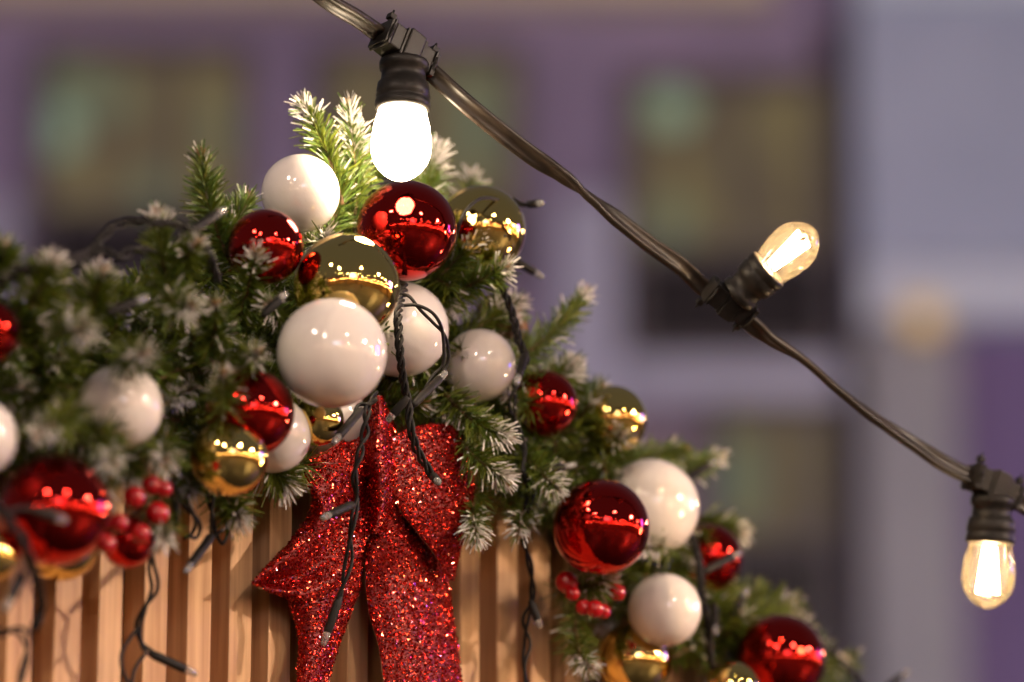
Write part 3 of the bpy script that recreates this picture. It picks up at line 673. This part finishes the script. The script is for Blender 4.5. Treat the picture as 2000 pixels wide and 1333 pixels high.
def ribbon(name, left, right, ofun, dens=1.0, nu=14, nv=44):
    l = resample([(x, y, 0) for x, y in left], nv); r = resample([(x, y, 0) for x, y in right], nv)
    G = [[None] * nu for _ in range(nv)]
    for j in range(nv):
        for i in range(nu):
            u, v = i / (nu - 1), j / (nv - 1); a = l[j].lerp(r[j], u)
            o = ofun(u, v) + .002 * noise.noise(Vector((a.x * .02, a.y * .02, 3)))
            G[j][i] = pt(a.x, a.y, o)
    q = MB(); vs = [G[j][i] for j in range(nv) for i in range(nu)]
    fs = [(j * nu + i, (j + 1) * nu + i, (j + 1) * nu + i + 1, j * nu + i + 1) for j in range(nv - 1) for i in range(nu - 1)]
    nn = []
    for j in range(nv):
        for i in range(nu):
            gu = G[j][min(i + 1, nu - 1)] - G[j][max(i - 1, 0)]; gv = G[min(j + 1, nv - 1)][i] - G[max(j - 1, 0)][i]
            c = gu.cross(gv); c = c.normalized() if c.length > 1e-9 else FN.copy(); nn.append(c if c.dot(CAMLOC - G[j][i]) > 0 else -c)   # the cloth's outer side
    vb = [p - k * .0014 for p, k in zip(vs, nn)]; N = len(vs)
    q.add(vs + vb, fs + [], 0, True)
    q.f += [tuple(k + N for k in reversed(f)) for f in fs]; q.m += [0] * len(fs); q.sm += [True] * len(fs)
    edge = [j * nu for j in range(nv)] + [(nv - 1) * nu + i for i in range(1, nu)] + [j * nu + nu - 1 for j in range(nv - 2, -1, -1)] + [i for i in range(nu - 2, 0, -1)]
    for k in range(len(edge)):
        a, b = edge[k], edge[(k + 1) % len(edge)]; q.f.append((a, a + N, b + N, b)); q.m.append(3); q.sm.append(False)
    # glitter flakes lie on the cloth at all angles
    for f in fs:
        p0, p1, p2, p3 = [vs[k] for k in f]; area = ((p1 - p0).cross(p3 - p0)).length
        nf = area * dens * 6.2e5; nf = int(nf) + (random.random() < nf - int(nf)); nrm = (p1 - p0).cross(p3 - p0)
        if nrm.length < 1e-12: continue
        nrm.normalize()
        if nrm.dot(CAMLOC - p0) < 0: nrm = -nrm
        for _ in range(nf):
            s, t_ = random.random(), random.random(); c = p0.lerp(p1, s).lerp(p3.lerp(p2, s), t_) + nrm * random.uniform(.0003, .0012)
            d = (nrm + Vector((random.gauss(0, .5), random.gauss(0, .5), random.gauss(0, .5)))).normalized()
            uu = d.orthogonal().normalized(); uu = Matrix.Rotation(random.random() * 6.28, 3, d) @ uu; ww = d.cross(uu)
            h = random.uniform(.0006, .0012); hw = h * random.uniform(.5, 1)
            q.add([c - uu * h - ww * hw * .6, c + uu * h * .3 - ww * hw, c + uu * h + ww * hw * .5, c - uu * h * .3 + ww * hw], [(0, 1, 2, 3)], 2 if random.random() < .09 else 1, False)
    return q.build(name, [M['bow'], M['flake'], M['flake2'], M['bow_back']], bow, origin=pt(748, 900, .05))
sin = math.sin
ribbon('tail', [(730, 930), (650, 1010), (560, 1172), (573, 1205), (583, 1250), (580, 1333), (575, 1420)], [(748, 960), (722, 1060), (700, 1160), (668, 1245), (650, 1300), (636, 1350), (620, 1420)], lambda u, v: .022 + .010 * sin(PI * u) + .006 * sin(v * 7))
ribbon('loop', [(742, 775), (720, 800), (680, 850), (640, 880), (592, 900), (578, 918), (606, 950), (612, 975), (600, 1012), (560, 1065), (520, 1105), (490, 1140)], [(775, 880), (768, 920), (748, 980), (726, 1040), (706, 1075), (680, 1120), (650, 1155), (620, 1172), (600, 1178), (570, 1172), (545, 1163), (520, 1152)], lambda u, v: .038 + .015 * sin(PI * min(1, v * 1.1)) * (.55 + .45 * sin(PI * u)) - .010 * v - .006 * sin(u * 9 + v * 4))
ribbon('tail', [(752, 930), (730, 1000), (714, 1090), (714, 1150), (722, 1205), (740, 1262), (750, 1333), (762, 1420)], [(790, 900), (838, 990), (866, 1080), (878, 1150), (884, 1190), (894, 1260), (902, 1333), (906, 1420)], lambda u, v: .040 - .014 * v + .012 * sin(PI * u) + .006 * sin(v * 8 + 1))
ribbon('loop', [(752, 880), (772, 850), (800, 836), (838, 828), (872, 829), (905, 846), (926, 890), (929, 930), (922, 985), (908, 1045), (896, 1090), (888, 1130), (884, 1136)], [(760, 950), (775, 985), (790, 1010), (808, 1030), (822, 1050), (836, 1066), (848, 1082), (856, 1096), (862, 1106), (866, 1114), (870, 1122), (874, 1128), (880, 1134)], lambda u, v: .056 + .017 * sin(PI * v) * sin(PI * (.25 + .6 * u)) - .012 * v)
ribbon('knot', [(738, 772), (716, 830), (706, 880), (712, 930), (722, 985), (716, 1040)], [(744, 776), (768, 826), (782, 880), (786, 930), (776, 985), (752, 1045)], lambda u, v: .045 + .022 * sin(PI * u) - .006 * abs(v - .5) * 2, nv=24)

# ------------------------------------------------------------------ festoon string
fest = root('festoon_string', at(785, 120, 2.95), label='heavy flat black festoon cable with three warm bulbs sloping across the picture', cat='festoon lights')
CBL = [(560, -60, 2.90, 35), (640, 2, 2.92, 42), (700, 38, 2.945, 40), (745, 70, 2.968, 30), (790, 101, 2.977, 30), (838, 138, 2.980, 12), (900, 194, 2.975, 4), (970, 252, 2.985, 0), (1040, 305, 3.0, 15),
       (1100, 345, 3.01, 55), (1150, 385, 3.02, 100), (1210, 432, 3.03, 140), (1270, 478, 3.04, 148), (1330, 520, 3.05, 160), (1375, 562, 3.06, 185), (1425, 596, 3.068, 190), (1472, 638, 3.078, 205),
       (1510, 668, 3.085, 245), (1570, 705, 3.10, 270), (1640, 765, 3.11, 275), (1710, 818, 3.125, 290), (1780, 864, 3.14, 310), (1840, 903, 3.15, 330), (1895, 932, 3.165, 330), (1940, 954, 3.172, 345), (1990, 982, 3.18, 350), (2080, 1035, 3.2, 320)]
P = catmull([at(x, y, d) for x, y, d, _ in CBL], 8); A = [c[3] for c in CBL]; AA = []
for i in range(len(A) - 1):
    for k in range(8): f = k / 8; f = f * f * (3 - 2 * f); AA.append(A[i] * (1 - f) + A[i + 1] * f)
AA.append(A[-1])
q = MB(); vs = []; prof = []
for k in range(28):   # two round cores joined by a web
    t = 2 * PI * k / 28; x = .0074 * math.cos(t); ax_ = abs(math.cos(t)); prof.append((x, math.copysign(abs(math.sin(t)) ** .6, math.sin(t)) * (.0017 + .0021 * min(1, ax_ / .62) ** 2)))
for i, p in enumerate(P):
    T = (P[min(i + 1, len(P) - 1)] - P[max(i - 1, 0)]).normalized(); wv = (T.cross(AF)).normalized(); dv = T.cross(wv)
    a = math.radians(AA[i]); e1 = wv * math.cos(a) + dv * math.sin(a); e2 = -wv * math.sin(a) + dv * math.cos(a)
    vs += [p + e1 * x + e2 * y for x, y in prof]
n_ = len(prof)
q.add(vs, [(i * n_ + k, i * n_ + (k + 1) % n_, (i + 1) * n_ + (k + 1) % n_, (i + 1) * n_ + k) for i in range(len(P) - 1) for k in range(n_)])
q.build('cable', M['cable'], fest, origin=at(785, 120, 2.95))
def thin_glass(name, tint, trl):
    m = bpy.data.materials.new(name); m.use_nodes = True; t = m.node_tree; t.nodes.clear()
    o = t.nodes.new('ShaderNodeOutputMaterial'); tr = t.nodes.new('ShaderNodeBsdfTransparent'); gl = t.nodes.new('ShaderNodeBsdfGlossy'); tl = t.nodes.new('ShaderNodeBsdfTranslucent')
    lw = t.nodes.new('ShaderNodeLayerWeight'); lw.inputs[0].default_value = .28; m1 = t.nodes.new('ShaderNodeMixShader'); m2 = t.nodes.new('ShaderNodeMixShader')
    tr.inputs[0].default_value = (*tint, 1); gl.inputs['Roughness'].default_value = .04; tl.inputs[0].default_value = (1, .90, .72, 1)
    m1.inputs[0].default_value = trl; t.links.new(tr.outputs[0], m1.inputs[1]); t.links.new(tl.outputs[0], m1.inputs[2])
    t.links.new(lw.outputs['Fresnel'], m2.inputs[0]); t.links.new(m1.outputs[0], m2.inputs[1]); t.links.new(gl.outputs[0], m2.inputs[2]); t.links.new(m2.outputs[0], o.inputs[0])
    return m
M['bulb_glass'] = thin_glass('bulb_glass', (.97, .93, .86), .017)
M['fil'] = emis('led_filament', (1.0, .66, .34), 420)
M['bulb_lit'] = emis('glowing_bulb', (1.0, .78, .52), 80)
def lamp_holder(neck, tip, cabdir, lit):
    """neck: where glass leaves the holder; tip: far end of the glass"""
    neck, tip = Vector(neck), Vector(tip); d = (tip - neck).normalized(); L = (tip - neck).length; u = L / 55.0   # 1 unit = 1 mm of a 55 mm glass
    up = -d; cd = (cabdir - d * cabdir.dot(d)).normalized(); fv = cd.cross(d).normalized()
    q = MB()
    lathe(q, neck - d * .3 * u, up, [(-2.2 * u, 18.6 * u), (-1 * u, 20 * u), (4 * u, 20.2 * u), (5 * u, 19.4 * u), (7 * u, 19.2 * u), (8 * u, 20 * u), (18 * u, 18.6 * u), (19.2 * u, 16.6 * u), (28 * u, 15.8 * u), (29 * u, 17.6 * u), (34 * u, 18.0 * u), (36 * u, 17 * u), (38 * u, 12 * u)], 40)
    top = neck + up * 44 * u; cdir = cabdir.normalized(); cu = (up - cdir * up.dot(cdir)).normalized(); cf = cdir.cross(cu)
    for s in (-1, 1):
        box_in(q, top + cdir * s * 13.5 * u, cdir, cf, cu, 5.6 * u, 10.5 * u, 9.5 * u, 0, 1.1 * u)
        box_in(q, top + cdir * s * 20.6 * u, cdir, cf, cu, 1.0 * u, 11.4 * u, 10.6 * u, 0, .4 * u)
        box_in(q, top + cdir * s * 22.8 * u, cdir, cf, cu, 1.0 * u, 10.6 * u, 9.8 * u, 0, .4 * u)
        box_in(q, top + cdir * s * 8.6 * u, cdir, cf, cu, 1.1 * u, 11.6 * u, 11.2 * u, 0, .4 * u)
    box_in(q, top + cu * 1.2 * u, cdir, cf, cu, 7.2 * u, 12.6 * u, 11.6 * u, 0, 1.3 * u)
    h = q.build('lamp_holder', M['holder'], fest, origin=top)
    for f in h.data.polygons: pass
    for s in (-1, 1):   # cable tie with its square head standing up
        t_ = MB(); c = top + cdir * s * 21.2 * u
        ring = [c + (cf * 12.0 * math.cos(k / 20 * 2 * PI) + cu * 11.2 * math.sin(k / 20 * 2 * PI)) * u for k in range(21)]
        tube(t_, ring, 1.3 * u, 6)
        hd = c + cu * 15.5 * u + cf * 2 * u; box_in(t_, hd, cdir, cf, cu, 2.7 * u, 3.0 * u, 2.3 * u, 0, .5 * u)
        tube(t_, [c + cu * 10 * u, c + cu * 12 * u + cf * 1 * u, hd], 1.3 * u, 6); tube(t_, [hd, hd + cu * 6 * u], 1.0 * u, 6)
        t_.build('cable_tie', M['pvc'], h, origin=top)
    g_ = MB(); prof = [(0, 16.8), (6, 18.1), (14, 20.2), (22, 21.2), (29, 21.8), (35, 21.2), (41, 19.2), (46, 16.0), (50, 12.0), (53, 7.4), (54.6, 3.4), (55, .6)]
    lathe(g_, neck, d, [(a * u, b * u) for a, b in prof], 40, cap=False)
    g_.build('bulb', M['bulb_lit'] if lit else M['bulb_glass'], h, origin=neck)
    if not lit:
        f_ = MB(); uu, ww, _ = basis(d)
        for k in range(4):
            t = k * PI / 2 + .5; e1 = uu * math.cos(t) + ww * math.sin(t)
            tube(f_, [neck + d * 5 * u + e1 * 4.0 * u, neck + d * 42 * u + e1 * 8.5 * u], 1.25 * u, 8)
        f_.build('filament', M['fil'], h, origin=neck)
        f_ = MB(); lathe(f_, neck - d * 1.5 * u, d, [(0, 9 * u), (4 * u, 8 * u), (7 * u, 4 * u), (40 * u, 1.2 * u)], 14); f_.build('stem', M['led'], h, origin=neck)
    return h
cdv = lambda a, b: (at(*b) - at(*a)).normalized()
lamp_holder(at(786, 212, 2.962), at(781, 353, 2.945), cdv((765, 88, 2.94), (845, 150, 2.96)), True)
lamp_holder(at(1499, 527, 3.05), at(1592, 447, 3.04), cdv((1365, 572, 3.06), (1470, 642, 3.08)), False)
lamp_holder(at(1934, 1058, 3.172), at(1927, 1190, 3.165), cdv((1900, 938, 3.16), (1985, 985, 3.18)), False)
for o in bpy.data.objects:
    if '_o' in o: del o['_o']
